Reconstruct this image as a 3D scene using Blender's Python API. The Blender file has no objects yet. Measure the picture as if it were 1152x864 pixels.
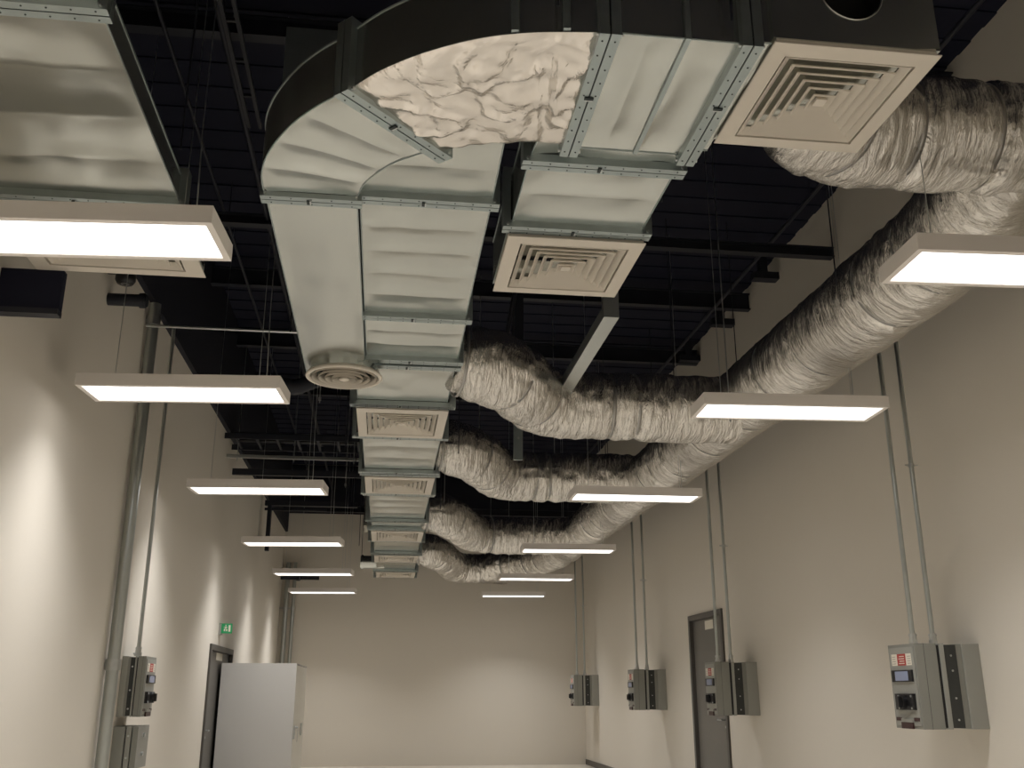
import bpy, bmesh, math, random
from mathutils import Vector, Matrix, noise

PI = math.pi
C0 = 1.35                      # eye height of the photographer
SC = bpy.context.scene
COL = SC.collection
random.seed(7)

# ------------------------------------------------------------------ materials
def srgb(r, g, b):
    f = lambda c: ((c/255)/12.92 if c/255 <= .04045 else (((c/255)+.055)/1.055)**2.4)
    return (f(r), f(g), f(b), 1)

def mat(name, col, rough=.5, metal=0, var=0, vscale=4, bump=0, bscale=20, spec=.5, stretch=None, rvar=0, detail=4, dist=.01):
    m = bpy.data.materials.new(name); m.use_nodes = True
    n = m.node_tree.nodes; l = m.node_tree.links
    b = n['Principled BSDF']
    b.inputs['Base Color'].default_value = col
    b.inputs['Roughness'].default_value = rough
    b.inputs['Metallic'].default_value = metal
    b.inputs['Specular IOR Level'].default_value = spec
    tc = n.new('ShaderNodeTexCoord'); mp = n.new('ShaderNodeMapping')
    l.new(tc.outputs['Object'], mp.inputs['Vector'])
    if stretch: mp.inputs['Scale'].default_value = stretch
    if var or rvar:
        t = n.new('ShaderNodeTexNoise'); t.inputs['Scale'].default_value = vscale; t.inputs['Detail'].default_value = detail
        l.new(mp.outputs[0], t.inputs['Vector'])
    if var:
        mx = n.new('ShaderNodeMix'); mx.data_type = 'RGBA'
        mx.inputs['A'].default_value = tuple(c*(1-var) for c in col[:3])+(1,)
        mx.inputs['B'].default_value = tuple(min(1, c*(1+var)) for c in col[:3])+(1,)
        l.new(t.outputs['Fac'], mx.inputs['Factor']); l.new(mx.outputs['Result'], b.inputs['Base Color'])
    if rvar:
        mr = n.new('ShaderNodeMapRange'); mr.inputs['To Min'].default_value = rough-rvar; mr.inputs['To Max'].default_value = rough+rvar
        mr.inputs['From Min'].default_value = .3; mr.inputs['From Max'].default_value = .7
        l.new(t.outputs['Fac'], mr.inputs['Value']); l.new(mr.outputs[0], b.inputs['Roughness'])
    if bump:
        t2 = n.new('ShaderNodeTexNoise'); t2.inputs['Scale'].default_value = bscale; t2.inputs['Detail'].default_value = detail
        l.new(mp.outputs[0], t2.inputs['Vector'])
        bp = n.new('ShaderNodeBump'); bp.inputs['Strength'].default_value = bump; bp.inputs['Distance'].default_value = dist
        l.new(t2.outputs['Fac'], bp.inputs['Height']); l.new(bp.outputs[0], b.inputs['Normal'])
    return m

M = {}
M['wall'] = mat('painted_plaster', srgb(216, 210, 199), .75, var=.02, vscale=.8, bump=.05, bscale=60, spec=.25)
M['floor'] = mat('floor_vinyl', srgb(232, 225, 212), .28, var=.04, vscale=2)
M['black'] = mat('black_paint', srgb(27, 29, 44), .75, var=.12, vscale=3, spec=.2)
M['steel_black'] = mat('black_painted_steel', srgb(36, 38, 46), .5, var=.2, vscale=6, spec=.3)
M['soffit'] = mat('black_trim_paint', srgb(30, 31, 40), .7, spec=.25)
M['galv'] = mat('galvanised_sheet', (.56, .58, .55, 1), .25, .95, var=.05, vscale=1.5, detail=1)
M['galv_flange'] = mat('galvanised_flange', (.38, .435, .435, 1), .36, .9, var=.15, vscale=14, rvar=.05)
M['seam'] = mat('dark_seam', (.03, .04, .04, 1), .6, .3)
M['zinc'] = mat('zinc_hardware', (.55, .57, .57, 1), .3, 1, var=.1, vscale=30, detail=1)
M['conduit'] = mat('galvanised_conduit', (.50, .53, .52, 1), .3, .9, var=.06, vscale=5, detail=1)
M['vent'] = mat('vent_white_enamel', srgb(205, 198, 186), .45, var=.02)
M['housing'] = mat('lamp_white_enamel', srgb(226, 220, 214), .4)
M['grey'] = mat('grey_enclosure', srgb(134, 134, 127), .45, var=.04, vscale=8)
M['grey2'] = mat('grey_enclosure_light', srgb(150, 150, 143), .45, var=.04, vscale=8)
M['dgrey'] = mat('charcoal_plastic', srgb(50, 52, 50), .5, var=.2, vscale=30)
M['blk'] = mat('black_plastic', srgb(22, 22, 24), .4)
M['screen'] = mat('lcd_glass', srgb(140, 150, 178), .2)
M['paper'] = mat('label_paper', srgb(222, 216, 202), .6)
M['red'] = mat('label_red', srgb(170, 62, 56), .6)
M['ptext'] = mat('label_print', srgb(150, 140, 132), .6)
M['maroon'] = mat('maroon_plastic', srgb(58, 32, 32), .4)
M['door'] = mat('grey_door_paint', srgb(106, 103, 98), .45, var=.02)
M['doorframe'] = mat('door_frame_paint', srgb(82, 79, 75), .45)
M['cab'] = mat('cabinet_grey_paint', srgb(186, 184, 180), .45, var=.01)
M['cabdoor'] = mat('cabinet_door_paint', srgb(214, 211, 202), .4)
M['green'] = mat('exit_green', srgb(28, 150, 92), .4)
M['foilflat'] = None

def foil_mat(name, col, rough, s1, s2, b1, b2, stretch=(1, 1, 1), vor=0):
    m = bpy.data.materials.new(name); m.use_nodes = True
    n = m.node_tree.nodes; l = m.node_tree.links
    b = n['Principled BSDF']
    b.inputs['Metallic'].default_value = .95
    tc = n.new('ShaderNodeTexCoord'); mp = n.new('ShaderNodeMapping'); mp.inputs['Scale'].default_value = stretch
    l.new(tc.outputs['Object'], mp.inputs['Vector'])
    t = n.new('ShaderNodeTexNoise'); t.inputs['Scale'].default_value = s1; t.inputs['Detail'].default_value = 6; t.inputs['Roughness'].default_value = .6; t.inputs['Distortion'].default_value = .6
    l.new(mp.outputs[0], t.inputs['Vector'])
    t2 = n.new('ShaderNodeTexNoise'); t2.inputs['Scale'].default_value = s2; t2.inputs['Detail'].default_value = 3
    l.new(mp.outputs[0], t2.inputs['Vector'])
    cr = n.new('ShaderNodeMix'); cr.data_type = 'RGBA'
    cr.inputs['A'].default_value = tuple(c*.86 for c in col[:3])+(1,); cr.inputs['B'].default_value = col
    l.new(t2.outputs['Fac'], cr.inputs['Factor']); l.new(cr.outputs['Result'], b.inputs['Base Color'])
    b.inputs['Roughness'].default_value = rough
    bp = n.new('ShaderNodeBump'); bp.inputs['Strength'].default_value = b1; bp.inputs['Distance'].default_value = .045
    l.new(t.outputs['Fac'], bp.inputs['Height'])
    bp2 = n.new('ShaderNodeBump'); bp2.inputs['Strength'].default_value = b2; bp2.inputs['Distance'].default_value = .009
    l.new(t2.outputs['Fac'], bp2.inputs['Height']); l.new(bp.outputs[0], bp2.inputs['Normal'])
    last = bp2
    if vor:
        v = n.new('ShaderNodeTexVoronoi'); v.feature = 'DISTANCE_TO_EDGE'; v.inputs['Scale'].default_value = vor
        l.new(tc.outputs['Object'], v.inputs['Vector'])
        mr = n.new('ShaderNodeMapRange'); mr.inputs['From Max'].default_value = .12
        l.new(v.outputs['Distance'], mr.inputs['Value'])
        bp3 = n.new('ShaderNodeBump'); bp3.inputs['Strength'].default_value = .35; bp3.inputs['Distance'].default_value = .01
        l.new(mr.outputs[0], bp3.inputs['Height']); l.new(bp2.outputs[0], bp3.inputs['Normal']); last = bp3
    l.new(last.outputs[0], b.inputs['Normal'])
    return m
M['foil_y'] = foil_mat('crinkled_foil_along', (.80, .775, .73, 1), .2, 4.5, 11, .8, .9, (1, 4.5, 1))
M['foil_x'] = foil_mat('crinkled_foil_across', (.80, .775, .73, 1), .2, 4.5, 11, .8, .9, (4.5, 1, 1))
M['blanket'] = foil_mat('foil_blanket', (.82, .775, .72, 1), .22, 2.6, 12, .5, .28, vor=4)
M['strap'] = mat('foil_strap', (.40, .39, .37, 1), .35, .9)

def emis(name, col, s):
    m = bpy.data.materials.new(name); m.use_nodes = True
    n = m.node_tree.nodes; l = m.node_tree.links
    n.remove(n['Principled BSDF'])
    e = n.new('ShaderNodeEmission'); e.inputs['Color'].default_value = col; e.inputs['Strength'].default_value = s
    l.new(e.outputs[0], n['Material Output'].inputs['Surface'])
    return m
M['lamp'] = emis('lamp_diffuser_glow', (1, .965, .93, 1), 2.6)

# ------------------------------------------------------------------ mesh builder
class MB:
    def __init__(s): s.v = []; s.f = []; s.m = []; s.sm = []
    def add(s, vs, fs, mi=0, smooth=False):
        o = len(s.v); s.v += [Vector(v) for v in vs]
        for f in fs: s.f.append([i+o for i in f]); s.m.append(mi); s.sm.append(smooth)
        return s
    def box(s, x0, x1, y0, y1, z0, z1, mi=0, mtx=None):
        vs = [Vector((x, y, z)) for z in (z0, z1) for y in (y0, y1) for x in (x0, x1)]
        if mtx: vs = [mtx @ v for v in vs]
        return s.add(vs, [(0, 2, 3, 1), (4, 5, 7, 6), (0, 1, 5, 4), (2, 6, 7, 3), (0, 4, 6, 2), (1, 3, 7, 5)], mi)
    def obox(s, A, B, w, z0, z1, mi=0, off=0):
        """box standing along the plan line A-B, width w across it"""
        A = Vector((A[0], A[1], 0)); B = Vector((B[0], B[1], 0)); u = (B-A).normalized(); n = Vector((-u.y, u.x, 0))
        vs = []
        for z in (z0, z1):
            for k in (-.5, .5):
                for P in (A, B): vs.append(P+n*(k*w+off)+Vector((0, 0, z)))
        return s.add(vs, [(0, 2, 3, 1), (4, 5, 7, 6), (0, 1, 5, 4), (2, 6, 7, 3), (0, 4, 6, 2), (1, 3, 7, 5)], mi)
    def tube(s, pts, r, n=12, mi=0, cap=True, smooth=True, rr=None):
        pts = [Vector(p) for p in pts]; rings = []
        ref = None
        for i, p in enumerate(pts):
            t = (pts[min(i+1, len(pts)-1)]-pts[max(i-1, 0)]).normalized()
            if ref is None:
                ref = Vector((0, 0, 1)) if abs(t.z) < .9 else Vector((1, 0, 0))
            a = (ref - t*ref.dot(t)).normalized(); b = t.cross(a); ref = a
            R = rr[i] if rr else r
            rings.append([p+(a*math.cos(2*PI*k/n)+b*math.sin(2*PI*k/n))*R for k in range(n)])
        vs = [v for q in rings for v in q]; fs = []
        for i in range(len(pts)-1):
            for k in range(n):
                k2 = (k+1) % n; fs.append((i*n+k, (i+1)*n+k, (i+1)*n+k2, i*n+k2))
        s.add(vs, fs, mi, smooth)
        if cap:
            s.add(rings[0], [tuple(range(n))], mi); s.add(rings[-1], [tuple(range(n))[::-1]], mi)
        return s
    def lathe(s, prof, n=32, c=(0, 0, 0), mi=0, smooth=False):
        vs = []; fs = []
        for r, z in prof:
            for k in range(n): vs.append((c[0]+r*math.cos(2*PI*k/n), c[1]+r*math.sin(2*PI*k/n), c[2]+z))
        for i in range(len(prof)-1):
            for k in range(n):
                k2 = (k+1) % n; fs.append((i*n+k, i*n+k2, (i+1)*n+k2, (i+1)*n+k))
        return s.add(vs, fs, mi, smooth)
    def sqlathe(s, prof, c=(0, 0, 0), mi=0):
        """square rings: list of (half size, z)"""
        vs = []; fs = []
        for r, z in prof:
            for sx, sy in ((-1, -1), (1, -1), (1, 1), (-1, 1)): vs.append((c[0]+r*sx, c[1]+r*sy, c[2]+z))
        for i in range(len(prof)-1):
            for k in range(4):
                k2 = (k+1) % 4; fs.append((i*4+k, i*4+k2, (i+1)*4+k2, (i+1)*4+k))
        return s.add(vs, fs, mi)
    def build(s, name, mats, parent=None, loc=None, bevel=0, fix=True):
        me = bpy.data.meshes.new(name)
        org = Vector(loc) if loc is not None else Vector((0, 0, 0))
        if parent is not None and loc is None:
            w = Vector(parent.location)
            if parent.parent is not None: w = w+Vector(parent.parent.location)
            org = w if parent.get('_world') else Vector((0, 0, 0))
        me.from_pydata([v-org for v in s.v], [], s.f)
        if not isinstance(mats, (list, tuple)): mats = [mats]
        for m in mats: me.materials.append(m)
        for p, mi, sm in zip(me.polygons, s.m, s.sm): p.material_index = mi; p.use_smooth = sm
        if fix:
            bm = bmesh.new(); bm.from_mesh(me); bmesh.ops.recalc_face_normals(bm, faces=bm.faces); bm.to_mesh(me); bm.free()
        me.update()
        o = bpy.data.objects.new(name, me); COL.objects.link(o)
        if parent is not None: o.parent = parent; o['_world'] = parent.get('_world', False); 
        elif loc is not None: o.location = loc
        if bevel:
            b = o.modifiers.new('bevel', 'BEVEL'); b.width = bevel; b.segments = 2; b.limit_method = 'ANGLE'
        return o

def tag(o, label=None, cat=None, group=None, kind=None):
    if label: o['label'] = label
    if cat: o['category'] = cat
    if group: o['group'] = group
    if kind: o['kind'] = kind
    return o

def thing(name, label, cat, loc=(0, 0, 0), group=None, world=True, rz=0):
    """an Empty at the thing's base; with world=True parts are written in room coordinates"""
    o = bpy.data.objects.new(name, None); COL.objects.link(o); o.location = loc; o.rotation_euler.z = rz
    o.empty_display_size = .1
    o['_world'] = world
    return tag(o, label, cat, group)

def dup(root, loc, rz=None, label=None, group=None):
    r = root.copy(); COL.objects.link(r); r.location = loc
    if rz is not None: r.rotation_euler.z = rz
    if label: r['label'] = label
    if group: r['group'] = group
    for ch in list(root.children):
        c = ch.copy(); COL.objects.link(c); c.parent = r
        for g in list(ch.children):
            d = g.copy(); COL.objects.link(d); d.parent = c
    return r

def struct(name, mb, m, **k):
    return tag(mb.build(name, m, **k), kind='structure')

# ------------------------------------------------------------------ room
XL, XR, YB, YF = -2.05, 4.10, 20.4, -4.0
ZC = C0+4.55
struct('floor', MB().box(XL-.1, XR+.1, YF-.1, YB+.1, -.1, 0), M['floor'])
mb = MB().box(XL-.1, XR+.1, YF-.1, YB+.1, ZC, ZC+.1)
y = YF
while y < YB-.2:                                   # trapezoidal deck ribs under the slab
    mb.box(XL, XR, y, y+.16, ZC-.012, ZC); y += .32
struct('ceiling', mb, M['black'])
# right wall with a door opening, left wall with a door opening
def wall_x(name, x0, x1, dy0, dy1, dz):
    m = MB()
    m.box(x0, x1, YF, dy0, 0, ZC); m.box(x0, x1, dy1, YB, 0, ZC); m.box(x0, x1, dy0, dy1, dz, ZC)
    return struct(name, m, M['wall'])
RD = (11.80, 13.16, C0+.985)
LD = (12.5, 14.35, C0+.565)
wall_x('wall_right', XR, XR+.1, *RD)
wall_x('wall_left', XL-.1, XL, *LD)
struct('wall_back', MB().box(XL-.1, XR+.1, YB, YB+.1, 0, ZC), M['wall'])
struct('wall_front', MB().box(XL-.1, XR+.1, YF-.1, YF, 0, ZC), M['wall'])
struct('trim_1', MB().box(XL, XL+.05, YF, YB, C0+3.14, ZC-.02), M['soffit'])
struct('trim_2', MB().box(XL+.05, XR, YB-.06, YB, C0+3.52, ZC-.02), M['soffit'])
struct('baseboard_left', MB().box(XL, XL+.015, YF, LD[0]-.08, 0, .1).box(XL, XL+.015, LD[1]+.08, YB, 0, .1), M['doorframe'])
struct('baseboard_right', MB().box(XR-.015, XR, YF, RD[0]-.08, 0, .1).box(XR-.015, XR, RD[1]+.08, YB, 0, .1), M['doorframe'])

def door(name, xw, sgn, y0, y1, zt, hy, hz, sign_y, sign_z, sw, sh):
    """sgn +1: wall on the right (door faces -X)"""
    o = bpy.data.objects.new(name, None); COL.objects.link(o); o.location = (xw, (y0+y1)/2, 0); o['kind'] = 'structure'; o['_world'] = True
    s = -sgn
    def bx(m, a, b, yy0, yy1, z0, z1, mi=0):
        xa, xb = sorted((xw+s*a, xw+s*b)); m.box(xa, xb, yy0, yy1, z0, z1, mi)
    f = MB()
    fw = .07
    bx(f, -.1, .025, y0, y0+fw, 0, zt); bx(f, -.1, .025, y1-fw, y1, 0, zt); bx(f, -.1, .025, y0+fw, y1-fw, zt-fw, zt)
    f.build('door_frame', M['doorframe'], o, bevel=.004)
    lf = MB(); bx(lf, -.07, -.025, y0+fw+.004, y1-fw-.004, .01, zt-fw-.004)
    lf.build('door_leaf', M['door'], o)
    h = MB(); bx(h, -.025, -.018, hy-.025, hy+.025, hz-.1, hz+.07); 
    h.tube([(xw+s*-.02, hy, hz+.02), (xw+s*.035, hy, hz+.02)], .009)
    d = .13 if sgn < 0 else -.16
    h.tube([(xw+s*.035, hy-.005, hz+.02), (xw+s*.037, hy-d, hz+.02)], .010)
    h.tube([(xw+s*-.02, hy, hz-.06), (xw+s*-.005, hy, hz-.06)], .014)
    h.build('door_handle', M['zinc'], o)
    p = MB(); bx(p, -.025, -.022, sign_y-sw/2, sign_y+sw/2, sign_z-sh/2, sign_z+sh/2)
    p.build('door_notice', M['paper'], o)
    return o
door('door_1', XR, 1, *RD[:2], RD[2], RD[0]+.16, C0-.33, 12.42, C0+.83, .32, .11)
door('door_2', XL, -1, *LD[:2], LD[2], 12.78, C0-.45, 13.45, C0+.44, .5, .09)

# ------------------------------------------------------------------ pendant lights
LW, LDp, LH = 1.21, .36, .075
def make_light():
    t = thing('pendant_light', None, None, world=False)
    w, d, h, fr = LW/2, LDp/2, LH, .028
    m = MB()
    # body: top and four sides with a downward rim
    m.box(-w, w, -d, d, h-.006, h)
    m.box(-w, w, -d, -d+.006, 0, h-.006); m.box(-w, w, d-.006, d, 0, h-.006)
    m.box(-w, -w+.006, -d+.006, d-.006, 0, h-.006); m.box(w-.006, w, -d+.006, d-.006, 0, h-.006)
    m.box(-w+.006, w-.006, -d+.006, -d+fr, 0, .008); m.box(-w+.006, w-.006, d-fr, d-.006, 0, .008)
    m.box(-w+.006, -w+fr, -d+fr, d-fr, 0, .008); m.box(w-fr, w-.006, -d+fr, d-fr, 0, .008)
    m.build('housing', M['housing'], t)
    MB().box(-w+fr-.01, w-fr+.01, -d+fr-.01, d-fr+.01, .009, .016).build('diffuser_panel', M['lamp'], t)
    al = bpy.data.lights.new('lamp', 'AREA'); al.shape = 'RECTANGLE'; al.size = LW-.28; al.size_y = LDp-.08
    al.energy = 15.5; al.spread = math.radians(112); al.color = (1, .98, .968)
    ao = bpy.data.objects.new('lamp', al); COL.objects.link(ao); ao.location = (0, 0, .0085); ao.parent = t
    top = ZC-.02-(C0+1.75)
    for s in (-1, 1):
        x = s*.44
        c = MB(); c.tube([(x, 0, h+.03), (x, 0, top)], .0022, 6)
        c.build('suspension_cable', M['zinc'], t)
        g = MB(); g.tube([(x, 0, h), (x, 0, h+.035)], .008, 8); g.tube([(x, -.03, h), (x, 0, h+.03), (x, .03, h)], .003, 6)
        g.build('cable_gripper', M['zinc'], t)
    c = MB(); c.tube([(.47, .05, h), (.475, .05, h+.1), (.47, .03, h+.5), (.475, .03, top)], .003, 6)
    c.build('power_flex', M['zinc'], t)
    return t
light0 = make_light()
LG = 'slim pendant lights in two rows'
lights = [  # cx, cy(centre), rz, label
 (-1.315, 3.80, -.07, 'nearest white pendant light of the left row, cut by the left edge'),
 (-1.26, 5.98, -.08, 'white pendant light of the left row hanging just left of the round diffuser'),
 (-1.17, 9.02, -.085, 'white pendant light of the left row, third from the camera'),
 (-1.14, 12.4, -.10, 'white pendant light of the left row, fourth from the camera'),
 (-1.10, 15.65, -.10, 'white pendant light of the left row, fifth from the camera'),
 (-1.12, 18.6, -.10, 'smallest and farthest white pendant light of the left row'),
 (2.75, 3.60, -.05, 'nearest white pendant light of the right row, cut by the right edge'),
 (2.58, 5.90, -.055, 'white pendant light of the right row with its right end before the first conduit pair'),
 (2.31, 8.92, -.02, 'white pendant light of the right row, third from the camera'),
 (2.34, 12.58, -.05, 'white pendant light of the right row, fourth from the camera'),
 (2.43, 15.92, -.03, 'white pendant light of the right row, fifth from the camera'),
 (2.44, 18.85, -.10, 'smallest and farthest white pendant light of the right row'),
]
for i, (x, y_, rz, lb) in enumerate(lights):
    o = light0 if i == 0 else dup(light0, (x, y_, C0+1.75))
    o.location = (x, y_, C0+1.75); o.rotation_euler.z = rz
    tag(o, lb, 'light', LG)
for x, y_ in ((-1.25, .9), (2.75, .8), (-1.25, -2.1), (2.75, -2.1)):     # unseen extra lights, added behind the camera to light the room
    o = dup(light0, (x, y_, C0+1.75), -.05)
    tag(o, 'unseen white pendant light added behind the camera to light the room', 'light', LG)

# ------------------------------------------------------------------ ducts
HB = C0+2.15
def flange(t, A, B, zb, h, ext=.034, bolts=True, name='flange', th=.034, clip=True):
    """bolted double flange round a rectangular duct; A-B is its bottom edge in plan"""
    A = Vector(A[:2]); B = Vector(B[:2]); u = (B-A).normalized(); n = Vector((-u.y, u.x))
    m = MB()
    A2, B2 = A-u*ext, B+u*ext
    for k in (-1, 1):
        o = k*(th/2+.003)
        m.obox(A2, B2, th, zb-ext, zb+.002, 0, o); m.obox(A2, B2, th, zb+h-.002, zb+h+ext, 0, o)
        m.obox(A2, A+u*.002, th, zb+.002, zb+h-.002, 0, o); m.obox(B-u*.002, B2, th, zb+.002, zb+h-.002, 0, o)
        L = (B2-A2).length; nb = max(3, int(L/.075))
        if bolts:
            for i in range(nb):
                p = A2+u*(L*(i+.5)/nb)+n*(o*1.1)
                m.lathe([(0, -.002), (.0035, -.002), (.0035, .0)], 6, (p.x, p.y, zb-ext), 1)
    m.obox(A2+u*.004, B2-u*.004, .006, zb-ext+.004, zb, 1)
    for P, q in ((A2, 1), (B2, -1)):                    # corner bolts
        c = P+u*q*.022
        for k in (-1, 1):
            d = c+n*(k*(th+.012))
            m.tube([(c.x, c.y, zb-ext+.014), (d.x, d.y, zb-ext+.014)], .007, 6, 2)
    if clip:
        c = A2+(B2-A2)*.47
        m.obox(c-u*.007, c+u*.007, .034, zb-ext-.006, zb-ext+.01, 1)
        m.obox(c+u*.006, c+u*.012, .03, zb-ext-.007, zb-ext+.01, 2)
    return m.build(name, [M['galv_flange'], M['seam'], M['zinc']], t)

def loft_duct(Ls, Rs, zb, h, ribs, amp=.009, mi=0, sub=6, dense=8):
    """closed rectangular duct between two plan curves with pillowed panels on its underside; curves have the same count"""
    m = MB(); N = len(Ls); vs = []; fs = []
    sub = 20
    tot = N-1
    for i in range(N):
        t = i/tot
        ph = (t*ribs) % 1.0
        if i == tot: ph = 0
        for j in range(sub+1):
            w = j/sub
            P = Vector(Ls[i])*(1-w)+Vector(Rs[i])*w
            edge = min(1, 9*w*(1-w))
            dz = .010*noise.noise(Vector((P.x*3.1, P.y*3.1, zb)))+.004*noise.noise(Vector((P.x*8, P.y*8, zb)))
            vs.append((P.x, P.y, zb+edge*(amp*math.sin(PI*ph)+dz*min(1, 12*t*(1-t)))))
    for i in range(N-1):
        for j in range(sub):
            a = i*(sub+1)+j; fs.append((a, a+1, a+sub+2, a+sub+1))
    m.add(vs, fs, mi, True)
    # sides, top, ends
    vs = []; fs = []
    for i in range(N):
        vs += [(Ls[i][0], Ls[i][1], zb), (Ls[i][0], Ls[i][1], zb+h), (Rs[i][0], Rs[i][1], zb+h), (Rs[i][0], Rs[i][1], zb)]
    for i in range(N-1):
        a = i*4
        for k in range(3): fs.append((a+k, a+k+1, a+k+5, a+k+4))
    fs.append((0, 1, 2, 3)); e = (N-1)*4; fs.append((e+3, e+2, e+1, e))
    m.add(vs, fs, mi)
    # standing seams along both bottom edges
    for cur in (Ls, Rs):
        m.tube([(p[0], p[1], zb-.001) for p in cur], .0035, 5, 1, smooth=False)
        m.tube([(p[0], p[1], zb+h) for p in cur], .005, 5, 1, smooth=False)
    return m

def straight_y(x0, x1, y0, y1, zb, h, ribs, amp=.009, x0b=None, x1b=None):
    n = max(2, ribs*14)+1
    x0b = x0 if x0b is None else x0b; x1b = x1 if x1b is None else x1b
    L = [(x0+(x0b-x0)*i/(n-1), y0+(y1-y0)*i/(n-1)) for i in range(n)]
    R = [(x1+(x1b-x1)*i/(n-1), y0+(y1-y0)*i/(n-1)) for i in range(n)]
    return loft_duct(L, R, zb, h, ribs, amp)
def straight_x(x0, x1, y0, y1, zb, h, ribs, amp=.009):
    n = max(2, ribs*14)+1
    L = [(x0+(x1-x0)*i/(n-1), y0) for i in range(n)]
    R = [(x0+(x1-x0)*i/(n-1), y1) for i in range(n)]
    return loft_duct(L, R, zb, h, ribs, amp)
GM = [M['galv'], M['galv_flange']]
def hanger(t, x, y_, zt, w=.01, name='hanger_rod'):
    MB().tube([(x, y_, zt), (x, y_, ZC-.02)], .005, 6).build(name, M['steel_black'], t)

# --- square and round diffusers
def make_square(hs, rings=6, neck=.06):
    """face points down, z = 0 is the bottom of the frame"""
    t = thing('ceiling_diffuser', None, None, world=False)
    bw = .205*hs
    f = MB()
    f.sqlathe([(hs, .004), (hs, .0), (hs-.004, -.002), (hs-bw, -.004), (hs-bw, .0), (hs-bw+.002, .05), (hs-bw+.002, .075), (hs-.012, .075), (hs-.012, .012), (hs, .004)])
    f.build('frame', M['vent'], t)
    n = MB()
    n.sqlathe([(hs-bw+.001, .05), (hs-bw+.001, .10)]); n.add([(-hs+bw, -hs+bw, .10), (hs-bw, -hs+bw, .10), (hs-bw, hs-bw, .10), (-hs+bw, hs-bw, .10)], [(0, 1, 2, 3)])
    n.build('neck', M['blk'], t)  # black lining and lid put the shade between the louvres into the colour
    v0 = hs-bw
    step = v0/(rings+.35)
    for k in range(rings):
        s = v0-step*(k+.28)
        m = MB(); dz = step*.55; w = step*.56
        if s-w < .01: w = s-.01
        m.sqlathe([(s, -.003), (s+.003, -.001), (s+.003, .004), (s-w, dz), (s-w-.003, dz), (s, -.003)])
        m.build('louvre_ring', M['vent'], t)
    c = MB(); q = step*.55
    c.sqlathe([(0.0001, -.002), (q, -.002), (q, .004), (q*.6, .02)]); c.build('centre_plate', M['vent'], t)
    br = MB().box(-v0, v0, -.006, .006, .04, .05).box(-.006, .006, -v0, v0, .035, .045); br.build('cross_bar', M['steel_black'], t)
    return t

def make_round(R):
    t = thing('round_diffuser', None, None, world=False)
    m = MB()
    m.lathe([(R*.88, .10), (R*.88, .02), (R*.91, .0), (R*.98, .0), (R, .006), (R, .012), (R*.95, .03), (R*.9, .03)], 48, smooth=True)
    m.build('rim', M['vent'], t)
    MB().lathe([(0.001, .09), (R*.87, .09)], 48).build('neck', M['blk'], t)  # black disc painted as the shade behind the rings
    for k in range(4):
        s = R*(.85-.175*k); w = R*.115
        MB().lathe([(s, -.004-.004*k), (s+.002, 0), (s-w, .035), (s-w-.003, .035), (s-.004, -.004-.004*k)], 40, smooth=True).build('louvre_ring', M['vent'], t)
    MB().lathe([(0.001, -.016), (R*.1, -.016), (R*.14, -.008), (R*.06, .02)], 32, smooth=True).build('centre_plate', M['vent'], t)
    MB().box(-R*.78, R*.78, -.006, .006, .04, .05).build('cross_bar', M['steel_black'], t)
    return t

# --- A: wide duct at the top left
t = thing('supply_duct', 'wide ribbed galvanised duct filling the top left corner', 'duct', (-1.4, 2.5, HB), 'galvanised supply ducts')
straight_y(-1.86, -1.0, .3, 2.83, HB, .12, 4).build('sheet_body', GM, t)
straight_y(-1.86, -1.0, 2.87, 4.17, HB, .12, 4, .014).build('sheet_body', GM, t)
straight_y(-1.86, -1.02, 4.22, 4.96, HB, .12, 1, .002).build('end_box', GM, t)
flange(t, (-1.86, 2.85), (-1.0, 2.85), HB, .12); flange(t, (-1.86, 4.195), (-1.0, 4.195), HB, .12)
for x in (-1.92, -.95):
    hanger(t, x, 2.2, HB+.1); hanger(t, x, 3.9, HB+.1)
sq0 = make_square(.43)
sq0.location = (-1.44, 4.62, HB-.035)
tag(sq0, 'square louvred diffuser half hidden behind the nearest left light', 'diffuser', 'square ceiling diffusers')
sq0.scale = (1, .86, 1)

# --- B: bend, X run, plenum
HB2 = HB-.02; HH = .25
def resample(pts, n):
    P = [Vector(p) for p in pts]; d = [0]
    for i in range(1, len(P)): d.append(d[-1]+(P[i]-P[i-1]).length)
    out = []
    for k in range(n):
        s = d[-1]*k/(n-1); i = 1
        while i < len(d)-1 and d[i] < s: i += 1
        f = (s-d[i-1])/(d[i]-d[i-1]) if d[i] > d[i-1] else 0
        # Catmull-Rom for smoothness
        p0 = P[max(i-2, 0)]; p1 = P[i-1]; p2 = P[i]; p3 = P[min(i+1, len(P)-1)]
        q = .5*((2*p1)+(p2-p0)*f+(2*p0-5*p1+4*p2-p3)*f*f+(3*p1-p0-3*p2+p3)*f**3)
        out.append((q.x, q.y))
    return out
t = thing('supply_duct', 'big curved galvanised duct sweeping from the large square diffuser round to the round diffuser', 'duct', (0, 3.5, HB2), 'galvanised supply ducts')
outer1 = [(-.60, 4.02), (-.592, 3.85), (-.54, 3.66), (-.44, 3.46), (-.33, 3.31), (-.215, 3.195)]
inner1 = [(-.19, 4.02), (-.15, 3.87), (-.05, 3.71), (.05, 3.62), (.10, 3.585), (.145, 3.565)]
loft_duct(resample(outer1, 57), resample(inner1, 57), HB2, HH, 4, .012).build('bend_body', GM, t)
outer2 = [(-.19, 3.165), (-.08, 3.04), (.07, 2.92), (.25, 2.82), (.43, 2.765), (.66, 2.735)]
inner2 = [(.17, 3.555), (.28, 3.50), (.38, 3.47), (.48, 3.45), (.56, 3.445), (.66, 3.45)]
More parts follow.
